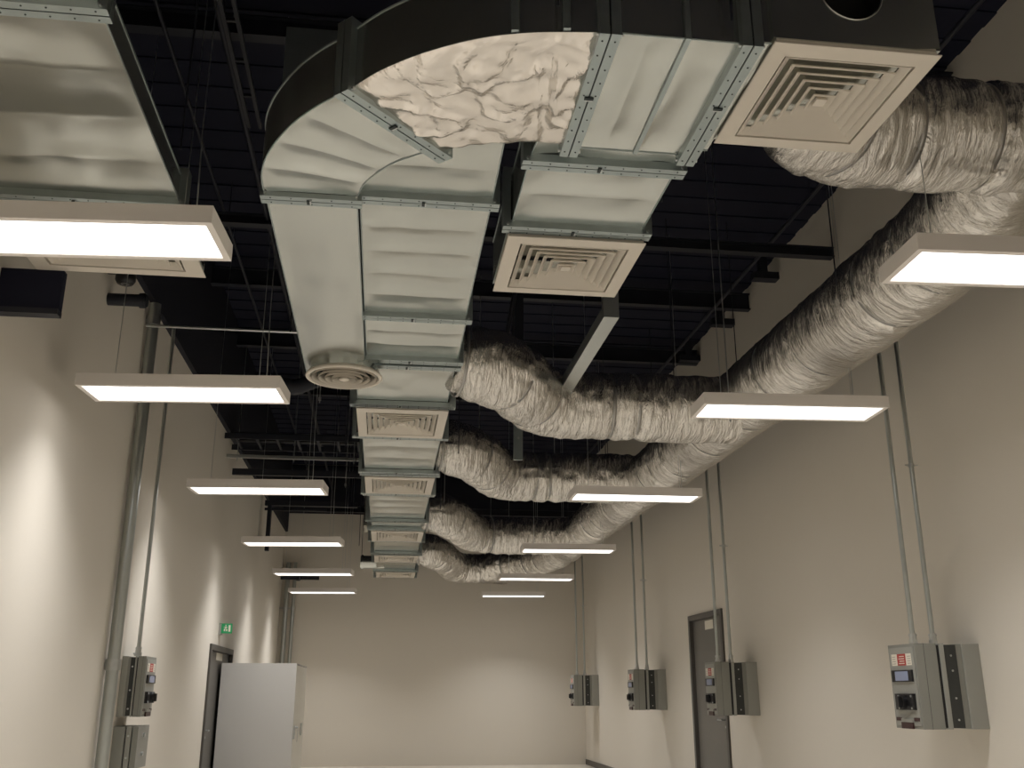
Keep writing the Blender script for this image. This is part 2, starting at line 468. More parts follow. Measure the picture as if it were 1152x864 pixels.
# wrapped part of the bend: bare outer cheek, foil blanket on its belly
No = 61; A = resample(outer2, No); B = resample(inner2, No)
mm = MB()
vs = []; fs = []
for i in range(No):
    vs += [(A[i][0], A[i][1], HB2), (A[i][0], A[i][1], HB2+HH), (B[i][0], B[i][1], HB2+HH), (B[i][0], B[i][1], HB2)]
for i in range(No-1):
    a = i*4
    for k in range(4): fs.append((a+k, a+(k+1) % 4, a+(k+1) % 4+4, a+k+4))
fs += [(0, 1, 2, 3), ((No-1)*4+3, (No-1)*4+2, (No-1)*4+1, (No-1)*4)]
mm.add(vs, fs)
mm.tube([(p[0], p[1], HB2+HH) for p in A], .005, 5, 1, smooth=False)
for k in (42, 52): mm.obox((A[k][0]-.012, A[k][1]-.006), (A[k][0]+.012, A[k][1]-.008), .02, HB2, HB2+HH, 1)
mm.build('bend_body', GM, t)
W = 44; vs = []; fs = []
for i in range(No):
    for j in range(W+1):
        w = j/W
        P = Vector(A[i])*(1-w)+Vector(B[i])*w
        e = min(1, (4*w*(1-w))**.5*1.2); e2 = min(1, i/3, (No-1-i)/3)
        q = Vector((P.x*6, P.y*6, 3.1))
        d = .016+.018*noise.noise(q)+.010*noise.noise(q*2.7)+.006*abs(noise.noise(Vector((P.x*22+P.y*8, P.y*10, 7))))
        rid = abs(noise.noise(Vector((P.x*5+9, P.y*5, 1.7)))); d += .016*max(0, 1-rid*9)
        if abs(i/No-.80) < .02: d -= .01
        vs.append((P.x, P.y, HB2-.004-d*e*(.35+.65*e2)))
for i in range(No-1):
    for j in range(W):
        a = i*(W+1)+j; fs.append((a, a+1, a+W+2, a+W+1))
MB().add(vs, fs, 0, True).build('foil_blanket', M['blanket'], t)
# straight run to the plenum
straight_x(.70, .945, 2.735, 3.47, HB2, HH, 2, .006).build('sheet_body', GM, t)
straight_x(.965, 1.15, 2.735, 3.47, HB2, HH, 1, .006).build('sheet_body', GM, t)
MB().obox((.955, 2.72), (.955, 3.475), .018, HB2-.012, HB2+HH+.01).build('joint_strip', M['galv_flange'], t)
flange(t, (-.595, 4.045), (-.19, 4.045), HB2, HH, ext=.022)
flange(t, (-.205, 3.18), (.160, 3.565), HB2, HH)
flange(t, (.68, 2.735), (.68, 3.46), HB2, HH)
flange(t, (1.175, 2.735), (1.175, 3.47), HB2, HH)
# smooth tail to the round diffuser
straight_y(-.595, -.19, 4.07, 6.72, HB2, HH, 1, .003).build('tail_body', GM, t)
# plenum with a round opening in its near face
m = MB()
px0, px1, py0, py1, pz0, pz1 = 1.255, 1.865, 2.715, 3.37, HB2+.02, HB2+.52
cx, cz, cr = 1.558, HB2+.235, .112
n = 32
ring = [(cx+cr*math.cos(2*PI*k/n), py0, cz+cr*math.sin(2*PI*k/n)) for k in range(n)]
def sqp(k):
    a = 2*PI*k/n; c, s = math.cos(a), math.sin(a)
    ax = (px1-cx) if c > 0 else (cx-px0); az = (pz1-cz) if s > 0 else (cz-pz0)
    tt = min(ax/abs(c) if abs(c) > 1e-6 else 9, az/abs(s) if abs(s) > 1e-6 else 9)
    return (cx+c*tt, py0, cz+s*tt)
outr = [sqp(k) for k in range(n)]
m.add(ring+outr, [(k, (k+1) % n, n+(k+1) % n, n+k) for k in range(n)])
for cxn, czn in ((px0, pz0), (px1, pz0), (px1, pz1), (px0, pz1)):   # corner fillers
    best = sorted(range(n), key=lambda k: (outr[k][0]-cxn)**2+(outr[k][2]-czn)**2)[:2]
    m.add([outr[best[0]], outr[best[1]], (cxn, py0, czn)], [(0, 1, 2)])
m.add([(px0, py0, pz0), (px1, py0, pz0), (px1, py1, pz0), (px0, py1, pz0), (px0, py0, pz1), (px1, py0, pz1), (px1, py1, pz1), (px0, py1, pz1)],
      [(0, 1, 2, 3), (4, 7, 6, 5), (1, 5, 6, 2), (2, 6, 7, 3), (3, 7, 4, 0)])
m.build('plenum_box', GM, t)
MB().tube([(cx, py0+.002, cz), (cx, py0+.10, cz)], cr-.002, 32, cap=False).box(px0+.02, px1-.02, py0+.10, py0+.11, pz0+.03, pz1-.02).build('spigot_shade_lining', M['blk'], t)  # black tube and plate stand in for the shade inside the plenum
MB().tube([(cx+cr*1.02*math.cos(2*PI*k/32), py0-.001, cz+cr*1.02*math.sin(2*PI*k/32)) for k in range(33)], .003, 6).build('opening_edge', M['galv'], t)
straight_x(1.20, 1.255, 2.735, 3.44, HB2+.01, HH, 1, .001).build('collar', GM, t)
for x, yy in ((1.3, 2.73), (1.83, 2.73)):
    MB().lathe([(.006, 0), (.006, .008), (0.001, .012)], 8, (0, 0, 0)).build('rivet', M['zinc'], t, loc=None)
    r_ = t.children[-1]
for x in (.5, 1.1): hanger(t, x, 2.69, HB2+.05); hanger(t, x, 3.52, HB2+.05)
for o in [c for c in t.children if c.name.startswith('rivet')]: bpy.data.objects.remove(o)
BIG = t
d1 = make_square(.305)
d1.location = (1.56, 3.035, HB2-.005)
tag(d1, 'large square louvred diffuser at the top right under the end of the curved duct', 'diffuser', 'square ceiling diffusers')
d1.scale = (1, 1.07, 1)
rd = make_round(.262)
rd.location = (-.33, 6.50, C0+2.06)
MB().lathe([(.20, .10), (.20, .03), (.235, .03), (.235, .10)], 32).build('collar', M['galv'], rd)
tag(rd, 'round white diffuser with nested rings under the end of the smooth curved duct', 'diffuser')

# --- C: spur with square diffuser
t = thing('supply_duct', 'short ribbed galvanised branch duct ending over the middle square diffuser', 'duct', (.87, 3.9, HB), 'galvanised supply ducts')
straight_y(.55, 1.16, 3.475, 3.60, HB+.005, .25, 1, .004, .54, 1.17).build('sheet_body', GM, t)
straight_y(.54, 1.18, 3.645, 4.20, HB+.005, .25, 2, .016).build('sheet_body', GM, t)
straight_y(.53, 1.20, 4.26, 4.96, HB+.005, .25, 1, .002).build('end_box', GM, t)
flange(t, (.54, 3.622), (1.18, 3.622), HB+.005, .25); flange(t, (.53, 4.232), (1.19, 4.232), HB+.005, .25)
for x in (.47, 1.25): hanger(t, x, 4.1, HB+.1)
d2 = dup(sq0, (.87, 4.61, HB-.045)); d2.scale = (.795, .80, 1)
tag(d2, 'middle square louvred diffuser below the short branch duct', 'diffuser', 'square ceiling diffusers')

# --- D: ribbed trunk running to the far wall
t = thing('trunk_duct', 'long ribbed galvanised trunk duct stepping away along the ceiling to the far wall', 'duct', (.1, 10, HB), None)
ZT = HB+.02
straight_y(-.17, .42, 3.50, 4.02, ZT, .24, 2, .014, -.185, .425).build('sheet_body', GM, t)
flange(t, (-.165, 4.05), (.425, 4.05), ZT, .24)
straight_y(-.18, .425, 4.08, 5.50, ZT, .30, 5, .016).build('sheet_body', GM, t)
flange(t, (-.18, 5.53), (.43, 5.53), ZT, .30)
straight_y(-.18, .435, 5.57, 6.30, ZT, .30, 3, .016).build('sheet_body', GM, t)
flange(t, (-.18, 6.33), (.44, 6.33), ZT, .30); flange(t, (-.20, 6.42), (.43, 6.42), ZT-.01, .30)
straight_y(-.26, .43, 6.48, 7.34, ZT-.005, .36, 1, .014).build('sheet_body', GM, t)
segs = []   # diffuser stretches and plain stretches beyond
flange(t, (-.27, 7.38), (.45, 7.38), ZT-.01, .36)
dif = [(7.42, 8.36, .70), (9.98, 10.92, .72), (13.55, 14.55, .74), (16.1, 17.0, .74), (18.4, 19.3, .74)]
plain = [(8.43, 9.83, 3), (11.15, 12.8, 4), (12.9, 13.45, 1), (14.65, 15.9, 2), (17.1, 18.3, 2)]
xc = [.09, .11, .15, .17, .19]
def tx(yy): return .09+.010*(yy-8)
for (a, b, w) in dif:
    c = tx((a+b)/2)
    straight_y(c-.36, c+.36, a, b, ZT-.005, .40, 1, .001).build('diffuser_box', GM, t)
    flange(t, (c-.375, a-.03), (c+.375, a-.03), ZT-.01, .4, clip=False); flange(t, (c-.385, b+.035), (c+.385, b+.035), ZT-.01, .4)
for (a, b, n_) in plain:
    c = tx((a+b)/2)
    straight_y(c-.345, c+.345, a, b, ZT, .40, n_, .016).build('sheet_body', GM, t)
    flange(t, (c-.375, b+.03), (c+.375, b+.03), ZT-.005, .40)
for (yy) in (11.05, 12.85):
    c = tx(yy); flange(t, (c-.37, yy), (c+.37, yy), ZT-.005, .40, clip=False)
# upper half of the trunk: taller box carried above the ribbed belly, and the riser near its far end
MB().box(-.34, .50, 14.6, 15.3, C0+2.36, C0+4.1).build('riser', M['galv'], t)
MB().box(-.60, -.02, 4.30, 4.36, HB2+HH+.03, C0+3.22).build('end_plate', M['galv_flange'], t)
MB().tube([(-.02, 18.2, HB+.12), (-.45, 18.2, HB+.12)], .12, 20).tube([(-.40, 18.2, HB+.12), (-.43, 18.2, HB+.12)], .135, 20).build('side_spigot', M['galv'], t)
for yy in (6.0, 9.2, 12.2, 15.6, 17.6):
    for x in (-.42, .66): hanger(t, x if yy > 6.5 else (.5 if x > 0 else -.66), yy, HB+.05)
words = ['beside the round diffuser, nearest of the trunk duct row', 'second along the trunk duct', 'third along the trunk duct', 'fourth along the trunk duct', 'at the very end of the trunk duct']
for k, (a, b, w) in enumerate(dif):
    c = tx((a+b)/2)
    d = dup(sq0, (c, (a+b)/2, ZT-.05)); d.scale = (.84, (b-a-.06)/.86, 1)
    tag(d, 'square louvred diffuser '+words[k], 'diffuser', 'square ceiling diffusers')

# ------------------------------------------------------------------ foil wrapped round ducts
def foil_pipe(name, label, pts, r, seed, straps, loc, step=.02, nseg=72, amp=.012, mt='foil_y', tp=(.72, .18)):
    t = thing(name, label, 'duct', loc, 'foil wrapped round ducts')
    P = [Vector(p) for p in pts]
    # smooth path
    d = [0]
    for i in range(1, len(P)): d.append(d[-1]+(P[i]-P[i-1]).length)
    n = int(d[-1]/step)+1; path = []
    for k in range(n):
        s = d[-1]*k/(n-1); i = 1
        while i < len(d)-1 and d[i] < s: i += 1
        f = (s-d[i-1])/(d[i]-d[i-1])
        p0 = P[max(i-2, 0)]; p1 = P[i-1]; p2 = P[i]; p3 = P[min(i+1, len(P)-1)]
        path.append(.5*((2*p1)+(p2-p0)*f+(2*p0-5*p1+4*p2-p3)*f*f+(3*p1-p0-3*p2+p3)*f**3))
    vs = []; fs = []; ref = Vector((0, 0, 1)); L = d[-1]
    frames = []
    for k in range(n):
        tg = (path[min(k+1, n-1)]-path[max(k-1, 0)]).normalized()
        a = (ref-tg*ref.dot(tg)).normalized(); b = tg.cross(a)
        frames.append((path[k], tg, a, b))
        s = L*k/(n-1)
        dip = 0
        for q in straps: dip += .022*math.exp(-((s-q)/.035)**2)
        for j in range(nseg):
            th = 2*PI*j/nseg
            c, sn = math.cos(th), math.sin(th)
            q = Vector((c*1.4+seed, sn*1.4, s*9))            # creases running round the pipe
            w = amp*noise.noise(q)+amp*.8*noise.noise(Vector((c*3.2, sn*3.2+seed, s*16)))+amp*.7*noise.noise(Vector((c*1.1, sn*1.1, s*2.2+seed)))
            near = min([abs(s-q2) for q2 in straps] or [9])
            pk = math.exp(-near/.13)
            w += pk*.014*noise.noise(Vector((c*9+seed, sn*9, s*3)))+.007*abs(noise.noise(Vector((c*2.6+seed, sn*2.6, s*24))))
            sag = .012*max(0, -c)
            R = (r-dip+w)*(tp[0]+(1-tp[0])*min(1, s/tp[1])**.6)
            vs.append(path[k]+(a*c+b*sn)*R-Vector((0, 0, sag)))
    for k in range(n-1):
        for j in range(nseg):
            j2 = (j+1) % nseg; fs.append((k*nseg+j, (k+1)*nseg+j, (k+1)*nseg+j2, k*nseg+j2))
    m = MB(); m.add(vs, fs, 0, True)
    m.add(vs[:nseg], [tuple(range(nseg))], 0); m.add(vs[-nseg:], [tuple(range(nseg))[::-1]], 0)
    m.build('foil_sleeve', M[mt], t)
    for q in straps:
        k = min(n-1, max(0, int(q/L*(n-1)))); p, tg, a, b = frames[k]
        s = MB(); rr = r-.014
        ringp = []
        for off in (-.012, .012):
            for R in (rr, rr+.004):
                ringp.append([p+tg*off+(a*math.cos(2*PI*j/40)+b*math.sin(2*PI*j/40))*R-Vector((0, 0, .010*max(0, -math.cos(2*PI*j/40)))) for j in range(40)])
        idx = [0, 1, 3, 2]; vv = [v for i_ in idx for v in ringp[i_]]; ff = []
        for i_ in range(4):
            for j in range(40):
                ff.append((i_*40+j, i_*40+(j+1) % 40, ((i_+1) % 4)*40+(j+1) % 40, ((i_+1) % 4)*40+j))
        s.add(vv, ff, 0, True); s.build('strap', M['strap'], t)
    return t
MX, MZ, MR = 2.97, C0+2.36, .285
rnd = random.Random(3)
st = [.8]; s = 1.5
while s < 16: st.append(s); s += rnd.uniform(.42, .8) if s > 5 else rnd.uniform(.7, .95)
main = foil_pipe('foil_duct', 'long thick silver foil duct running along the right wall above the lights',
          [(MX, 3.86, MZ+.17), (MX, 4.15, MZ+.08), (MX, 4.6, MZ), (MX, 6, MZ), (MX, 10, MZ), (MX, 14, MZ), (MX-.05, 17.0, MZ-.02), (MX-.35, 18.2, MZ-.03), (MX-.95, 18.75, MZ-.05)], MR, 1.3, st, (MX, 4, MZ), tp=(.6, .5))
for yy in (5.2, 8.6, 11.6, 14.2): 
    for x in (MX-MR-.03, MX+MR+.03): hanger(main, x, yy, MZ)
foil_pipe('foil_duct', 'short foil duct from behind the large square diffuser toward the right edge',
          [(1.70, 3.44, C0+2.47), (1.82, 3.60, C0+2.48), (2.02, 3.74, C0+2.51), (2.3, 3.82, C0+2.55), (2.7, 3.84, C0+2.56), (3.6, 3.84, C0+2.56)], .265, 4.2, [.35, .75, 1.2], (2.2, 3.8, C0+2.3), amp=.014, mt='foil_x')
def branch(label, Y0, Y, z, seed, r=.275, x0=.42, x1=2.85, xs=None):
    pts = [(x0, Y0, z+.06), (x0+.22, Y0+.06, z+.05), (x0+.48, Y0+.30*(Y-Y0), z+.02), (x0+.78, Y-.12*(Y-Y0), z), (x0+1.15, Y, z), (1.9+.2, Y, z), (x1, Y, z)]
    return foil_pipe('foil_duct', label, pts, r, seed, xs or [.10, .52, .95, 1.75, 1.95], (1.6, Y, z-r), amp=.013, mt='foil_x')
branch('foil branch duct leaving the trunk just behind the strut channel, nearest of the four', 6.78, 7.62, C0+2.27, 8.1)
branch('foil branch duct second from the camera, joining the long duct above the third right light', 9.85, 10.95, C0+2.38, 11.7, x0=.45)
branch('foil branch duct third from the camera, half behind the fourth right light', 13.2, 14.7, C0+2.28, 15.9, x0=.48, r=.27)
branch('foil branch duct farthest from the camera along the back wall', 16.7, 18.75, C0+2.26, 19.1, x0=.5, x1=2.3, r=.27)

# ------------------------------------------------------------------ steelwork and services under the ceiling
def beam(label, y0, z, x0=XL+.05, x1=XR, h=.10, w=.09, grp='black steel beams under the roof deck'):
    m = MB(); tf = .012
    m.box(x0, x1, y0-w/2, y0+w/2, z, z+tf); m.box(x0, x1, y0-w/2, y0+w/2, z+h-tf, z+h); m.box(x0, x1, y0-.005, y0+.005, z+tf, z+h-tf)
    o = m.build('ceiling_beam', M['steel_black'], loc=None)
    return tag(o, label, 'beam', grp)
beam('black steel beam crossing behind the middle square diffuser', 8.05, C0+3.93)
beam('black beam crossing the dark ceiling above the left pendant lights', 5.9, C0+4.30, h=.16)
beam('black beam crossing the ceiling beyond the round diffuser', 10.2, C0+4.25, h=.2)
beam('black beam crossing above the second foil branch duct', 12.2, C0+4.25, h=.2)
beam('black beam seen above the third foil branch duct', 14.3, C0+4.25, h=.2)
beam('farthest black beam crossing just before the end wall', 19.2, C0+3.35, h=.13)
beam('black beam crossing the ceiling above the top left duct', 4.0, C0+4.30, h=.16)
for y0, lb in ((9.35, 'dark steel bracket high on the right wall, nearest of three'), (10.75, 'dark steel bracket high on the right wall, middle of three'), (12.1, 'dark steel bracket high on the right wall, farthest of three')):
    m = MB().box(XR-.28, XR, y0-.06, y0+.06, C0+4.26, C0+4.34).box(XR-.2, XR-.12, y0-.05, y0+.05, C0+4.34, ZC)
    tag(m.build('steel_bracket', M['steel_black']), lb, 'bracket', 'steel brackets on the right wall')
def run(name, label, pts, r, m_, cat='pipe', grp=None, n=10):
    mb = MB().tube(pts, r, n)
    if abs(pts[0][1]-pts[-1][1]) > 3:          # drop rods up to the deck
        y0 = pts[0][1]+.4
        while y0 < pts[-1][1]: mb.tube([(pts[0][0], y0, pts[0][2]), (pts[0][0], y0, ZC-.02)], .004, 6); y0 += 3
    return tag(mb.build(name, m_), label, cat, grp)
run('conduit_pipe', 'thin galvanised pipe crossing the dark ceiling above the second left light', [(XL+.05, 7.75, C0+2.84), (-.2, 7.75, C0+2.84)], .012, M['conduit'])
run('conduit_pipe', 'thin black pipe running along the ceiling beside the right wall', [(3.62, 4, C0+4.2), (3.62, 20.3, C0+4.2)], .02, M['steel_black'])
run('conduit_pipe', 'dark pipe running away along the ceiling above the left lights', [(-1.15, 2, C0+4.0), (-1.15, 20.3, C0+4.0)], .022, M['steel_black'])
run('conduit_pipe', 'thin dark pipe running away along the ceiling at the top left', [(-1.55, 2, C0+4.1), (-1.55, 20.3, C0+4.1)], .014, M['steel_black'])
# twin rail at the top left
m = MB(); 
for x in (-1.10, -1.02): m.box(x-.012, x+.012, 1.5, 6.4, C0+3.9, C0+3.93)
yy = 1.6
while yy < 6.4: m.box(-1.10, -1.02, yy, yy+.02, C0+3.905, C0+3.925); yy += .4
tag(m.build('cable_tray', M['steel_black']), 'narrow black cable tray climbing between the wide left duct and the curved duct', 'cable tray')
# stub beams on the left wall
for y0, z, lb in ((6.85, C0+2.70, 'dark round pipe stub jutting from the left wall above the second left light'),):
    m = MB().tube([(XL-.02, y0, z), (-1.78, y0, z)], .045, 14).tube([(-1.83, y0, z), (-1.79, y0, z)], .055, 14)
    tag(m.build('pipe_stub', M['steel_black']), lb, 'pipe')
# ladder tray over the third left light
t = thing('cable_ladder', 'dark cable ladder with rails crossing high over the third left light', 'cable tray', (-1.2, 12.3, C0+3.0))
m = MB()
for y0, z in ((12.1, 3.0), (12.7, 3.0)): m.box(XL+.02, -.2, y0-.012, y0+.012, C0+z, C0+z+.07)
x = XL+.15
while x < -.25: m.box(x-.015, x+.015, 12.112, 12.688, C0+3.01, C0+3.03); x += .25
m.build('ladder', M['steel_black'], t)
MB().box(XL+.02, -.2, 12.35, 12.39, C0+2.82, C0+2.86).build('strut_rail', M['conduit'], t)
MB().box(XL+.02, -.2, 12.9, 12.96, C0+2.72, C0+2.80).build('strut_rail', M['steel_black'], t)
for x in (-1.9, -.45, -1.2):
    for y0 in (12.37,): MB().tube([(x, y0, C0+2.78), (x, y0, ZC-.02)], .006, 6).build('hanger_rod', M['conduit'], t)
m = MB().tube([(XL+.1, 12.2, C0+3.09), (-.3, 12.2, C0+3.09)], .02, 8).tube([(XL+.1, 12.3, C0+3.07), (-.3, 12.32, C0+3.07)], .016, 8).tube([(XL+.1, 12.5, C0+3.08), (-.3, 12.5, C0+3.08)], .024, 8)
m.build('cable_bundle', M['blk'], t)
# dark box beam near the left end of the far wall
m = MB().box(XL+.05, -.5, 16.3, 16.42, C0+2.94, C0+3.02)
m.box(XL+.05, -1.0, 16.32, 16.36, C0+2.86, C0+2.90); m.box(XL+.1, XL+.16, 16.3, 16.42, C0+2.2, C0+2.94)
tag(m.build('ceiling_strut', M['steel_black']), 'black strut frame crossing between the left wall and the riser, over the fourth left light', 'beam')
m = MB().box(XL, XL+.75, 20.1, 20.18, C0+2.15, C0+2.22).box(XL+.28, XL+.36, 20.18, YB, C0+2.15, C0+2.22)
tag(m.build('strut_rail', M['steel_black']), 'short dark rail at the far left corner between the last left lights', 'rail')
# galvanised strut channel
t = thing('strut_channel', 'galvanised strut channel dropping behind the middle square diffuser', 'bracket', (1.38, 6, C0+2.3))
MB().box(1.33, 1.43, 5.80, 7.4, C0+2.30, C0+2.34).box(1.33, 1.335, 5.8, 7.4, C0+2.34, C0+2.38).box(1.425, 1.43, 5.8, 7.4, C0+2.34, C0+2.38).build('channel', M['conduit'], t)
MB().box(1.33, 1.43, 5.74, 5.80, C0+2.30, C0+2.9).build('drop_plate', M['conduit'], t)
MB().tube([(1.38, 5.77, C0+2.9), (1.38, 5.77, ZC-.02)], .008, 8).build('hanger_rod', M['steel_black'], t)
t = thing('strap_hanger', 'flat dark hanger strap showing between the first two foil branch ducts', 'bracket', (1.25, 9.4, C0+2.3))
MB().box(1.22, 1.31, 9.38, 9.41, C0+2.2, C0+3.4).build('strap', M['galv_flange'], t)
MB().box(1.22, 1.31, 9.3, 9.5, C0+3.4, ZC-.02).build('drop_plate', M['steel_black'], t)
MB().tube([(1.265, 9.37, C0+2.42), (1.265, 9.38, C0+2.42)], .012, 8).build('bolt', M['zinc'], t)
# diagonal brace under the ceiling
run('brace_rod', 'slanting dark brace behind the middle square diffuser', [(1.02, 8.4, C0+3.1), (1.25, 8.1, C0+4.5)], .022, M['steel_black'], 'brace')
for (x, y0, z1, lb) in ((2.48, 6.7, 1.9, 'thin threaded rod dropping to the left end of the second right light'), (.95, 10.2, 2.66, 'thin threaded rod seen above the second foil branch duct'), (1.9, 10.95, 2.6, 'threaded rod clamped to the second foil branch duct'),
                        (-.62, 8.3, 2.4, 'thin threaded rod left of the trunk duct just beyond the round diffuser'), (-.50, 11.5, 2.3, 'thin threaded rod left of the trunk duct over the third left light'), (.75, 13.0, 2.3, 'thin threaded rod right of the trunk duct before the third foil branch')):
    m = MB().tube([(x, y0, C0+z1), (x, y0, ZC-.02)], .005, 6).tube([(x, y0, C0+z1+.02), (x, y0, C0+z1+.05)], .012, 6)
    tag(m.build('threaded_rod', M['zinc']), lb, 'rod', 'threaded rods hanging from the ceiling')
# black flexible elbow left of the round diffuser
pts = [(-1.2, 9.6, C0+2.95), (-.95, 9.6, C0+2.93), (-.75, 9.6, C0+3.02), (-.66, 9.6, C0+3.2), (-.64, 9.6, C0+3.6), (-.64, 9.6, ZC-.02)]
P2 = []; R2 = []
for i in range(len(pts)-1):
    for k in range(8): P2.append(Vector(pts[i]).lerp(Vector(pts[i+1]), k/8)); R2.append(.075+.008*(k % 2))
tag(MB().tube(P2, .08, 16, rr=R2).build('flexible_hose', M['steel_black']), 'black corrugated hose elbow left of the round diffuser', 'hose')
# black panel and small black canister high on the left wall
t = thing('wall_panel', 'flat black panel high on the left wall under the wide duct', 'panel', (XL, 5.03, C0+1.87))
MB().box(XL, -1.735, 5.0, 5.05, C0+1.90, C0+2.12).build('board', M['black'], t)
MB().box(XL, -1.735, 4.985, 5.055, C0+1.87, C0+1.90).build('bottom_edge', M['steel_black'], t)
t = thing('ceiling_speaker', 'small black drum fixture high on the left wall behind the left duct diffuser', 'fixture', (-1.88, 7.0, C0+2.86))
MB().lathe([(.001, 0), (.055, .005), (.07, .03), (.07, .12), (.001, .125)], 24, (-1.92, 6.75, C0+2.78), smooth=True).build('drum', M['blk'], t)
MB().box(XL, -1.93, 6.73, 6.77, C0+2.86, C0+2.89).build('wall_arm', M['blk'], t)
MB().lathe([(.012, -.004), (.03, 0.0)], 16, (-1.92, 6.75, C0+2.78)).build('lens', M['zinc'], t)

# ------------------------------------------------------------------ electrical boxes
def make_isolator(dp=.475, ln=.37, hh=.56, mirror=False):
    """origin: wall plane, near end, bottom. Grows toward -X (front), +Y (length), +Z"""
    t = thing('isolator_box', None, None, world=False)
    s = -1 if not mirror else 1
    def bx(m, a, b, y0, y1, z0, z1, mi=0):
        xa, xb = sorted((s*a, s*b)); m.box(xa, xb, y0, y1, z0, z1, mi)
    m = MB(); bx(m, 0, dp*.27, 0, ln, 0, hh); m.build('back_box', M['grey2'], t, bevel=.004)
    m = MB(); bx(m, dp*.27, dp*.36, .012, ln-.012, .005, hh-.005); m.build('spacer', M['grey'], t)
    m = MB(); bx(m, dp*.36, dp*.55, .008, ln-.01, .008, hh-.008)
    for z in (.06, .2, .38, .48): m.tube([(s*dp*.45, .008, z), (s*dp*.45, .002, z)], .007, 8, 1)
    m.build('busbar_cover', [M['dgrey'], M['zinc']], t)
    m = MB(); bx(m, dp*.55, dp*.62, 0, ln, 0, hh); m.build('inner_flange', M['grey2'], t, bevel=.003)
    m = MB(); bx(m, dp*.62, dp*.67, .012, ln-.012, .01, hh-.01); m.build('gasket', M['blk'], t)
    m = MB(); bx(m, dp*.67, dp, 0, ln, 0, hh); bx(m, dp*.86, dp*.867, -.001, ln+.001, -.001, hh+.001, 1)
    m.build('front_box', [M['grey'], M['dgrey']], t, bevel=.004)
    fr = MB(); bx(fr, dp, dp+.006, .02, ln-.02, .02, hh-.02); fp = fr.build('face_plate', M['grey2'], t, bevel=.002)
    y0, y1 = .05, ln-.05
    lab = MB(); bx(lab, dp+.006, dp+.008, y0, y1, hh*.745, hh*.885)
    lab.build('warning_label', M['paper'], t)
    lr = MB(); yc0, yc1 = (y0+(y1-y0)*.27, y0+(y1-y0)*.70)
    bx(lr, dp+.008, dp+.009, yc0, yc1, hh*.745, hh*.885)
    for q in range(4):      # print on the label
        bx(lr, dp+.009, dp+.0095, yc0+.02, yc1-.02-.01*(q % 2), hh*(.765+.028*q), hh*(.775+.028*q), 1)
        bx(lr, dp+.008, dp+.0085, y0+.008, y0+.05, hh*(.765+.028*q), hh*(.772+.028*q), 2)
        bx(lr, dp+.008, dp+.0085, y1-.055, y1-.01, hh*(.765+.028*q), hh*(.772+.028*q), 2)
    lr.build('label_band', [M['red'], M['paper'], M['ptext']], t)
    mt = MB(); bx(mt, dp+.006, dp+.02, y0-.005, y1+.005, hh*.55, hh*.69); mm_ = mt.build('meter_housing', M['blk'], t, bevel=.003)
    ms = MB(); bx(ms, dp+.02, dp+.022, y0+.045, y1-.05, hh*.565, hh*.675); ms.build('meter_screen', M['screen'], t)
    sw = MB(); bx(sw, dp+.006, dp+.03, y0+.0, y1-.03, hh*.22, hh*.41)
    sw.tube([(s*(dp+.03), (y0+y1)/2-.015, hh*.315), (s*(dp+.055), (y0+y1)/2-.015, hh*.315)], .042, 16, 0)
    bx(sw, dp+.055, dp+.075, (y0+y1)/2-.025, (y0+y1)/2-.005, hh*.25, hh*.38)
    for q in range(4): sw.tube([(s*(dp+.03), y0+.02+(q % 2)*.17, hh*(.24+.14*(q//2))), (s*(dp+.034), y0+.02+(q % 2)*.17, hh*(.24+.14*(q//2)))], .008, 8, 1)
    sw.build('rotary_switch', [M['blk'], M['zinc']], t)
    ca = MB(); bx(ca, dp+.006, dp+.02, y0+.06, y1-.06, -.0, hh*.075, 0); bx(ca, dp+.006, dp+.018, y0+.06, y1-.06, hh*.075, hh*.115, 1)
    bx(ca, dp+.006, dp+.010, y0-.02, y0+.05, hh*.09, hh*.13, 0); bx(ca, dp+.006, dp+.010, y1-.05, y1+.02, hh*.09, hh*.13, 0)
    ca.build('catch', [M['maroon'], M['grey2']], t)
    return t
ib = make_isolator()
BOX = [(6.55, 'largest grey isolator box at the lower right, nearest on the right wall'),
       (10.78, 'grey isolator box on the right wall overlapping the grey door'),
       (14.42, 'grey isolator box on the right wall just beyond the grey door, second from the back'),
       (19.05, 'smallest grey isolator box on the right wall, nearest the end wall')]
names = ['the largest isolator box at lower right', 'the isolator box beside the grey door', 'the isolator box beyond the grey door', 'the farthest isolator box']
def conduit(label, x, y_, z0, z1, r=.017, grp='galvanised conduits up the right wall', wall=None, clips=()):
    t = thing('conduit', label, 'conduit', (x, y_, z0), grp)
    MB().tube([(x, y_, z0), (x, y_, z1)], r, 14).build('tube', M['conduit'], t)
    MB().tube([(x, y_, z0), (x, y_, z0+.03)], r*1.9, 6, smooth=False).tube([(x, y_, z0+.03), (x, y_, z0+.075)], r*1.45, 14).tube([(x, y_, z0+.06), (x, y_, z0+.068)], r*1.7, 14).build('connector', M['zinc'], t)
    for z in clips:
        m = MB().tube([(x, y_, z-.012), (x, y_, z+.012)], r*1.35, 14)
        if wall is not None and z > C0+2:
            a, b = sorted((x, wall)); m.box(a, b, y_-.01, y_+.01, z-.008, z+.008)
        m.tube([(x-.05, y_, z), (x+.05, y_, z)], .005, 6)
        m.build('pipe_clip', M['zinc'], t)
    return t
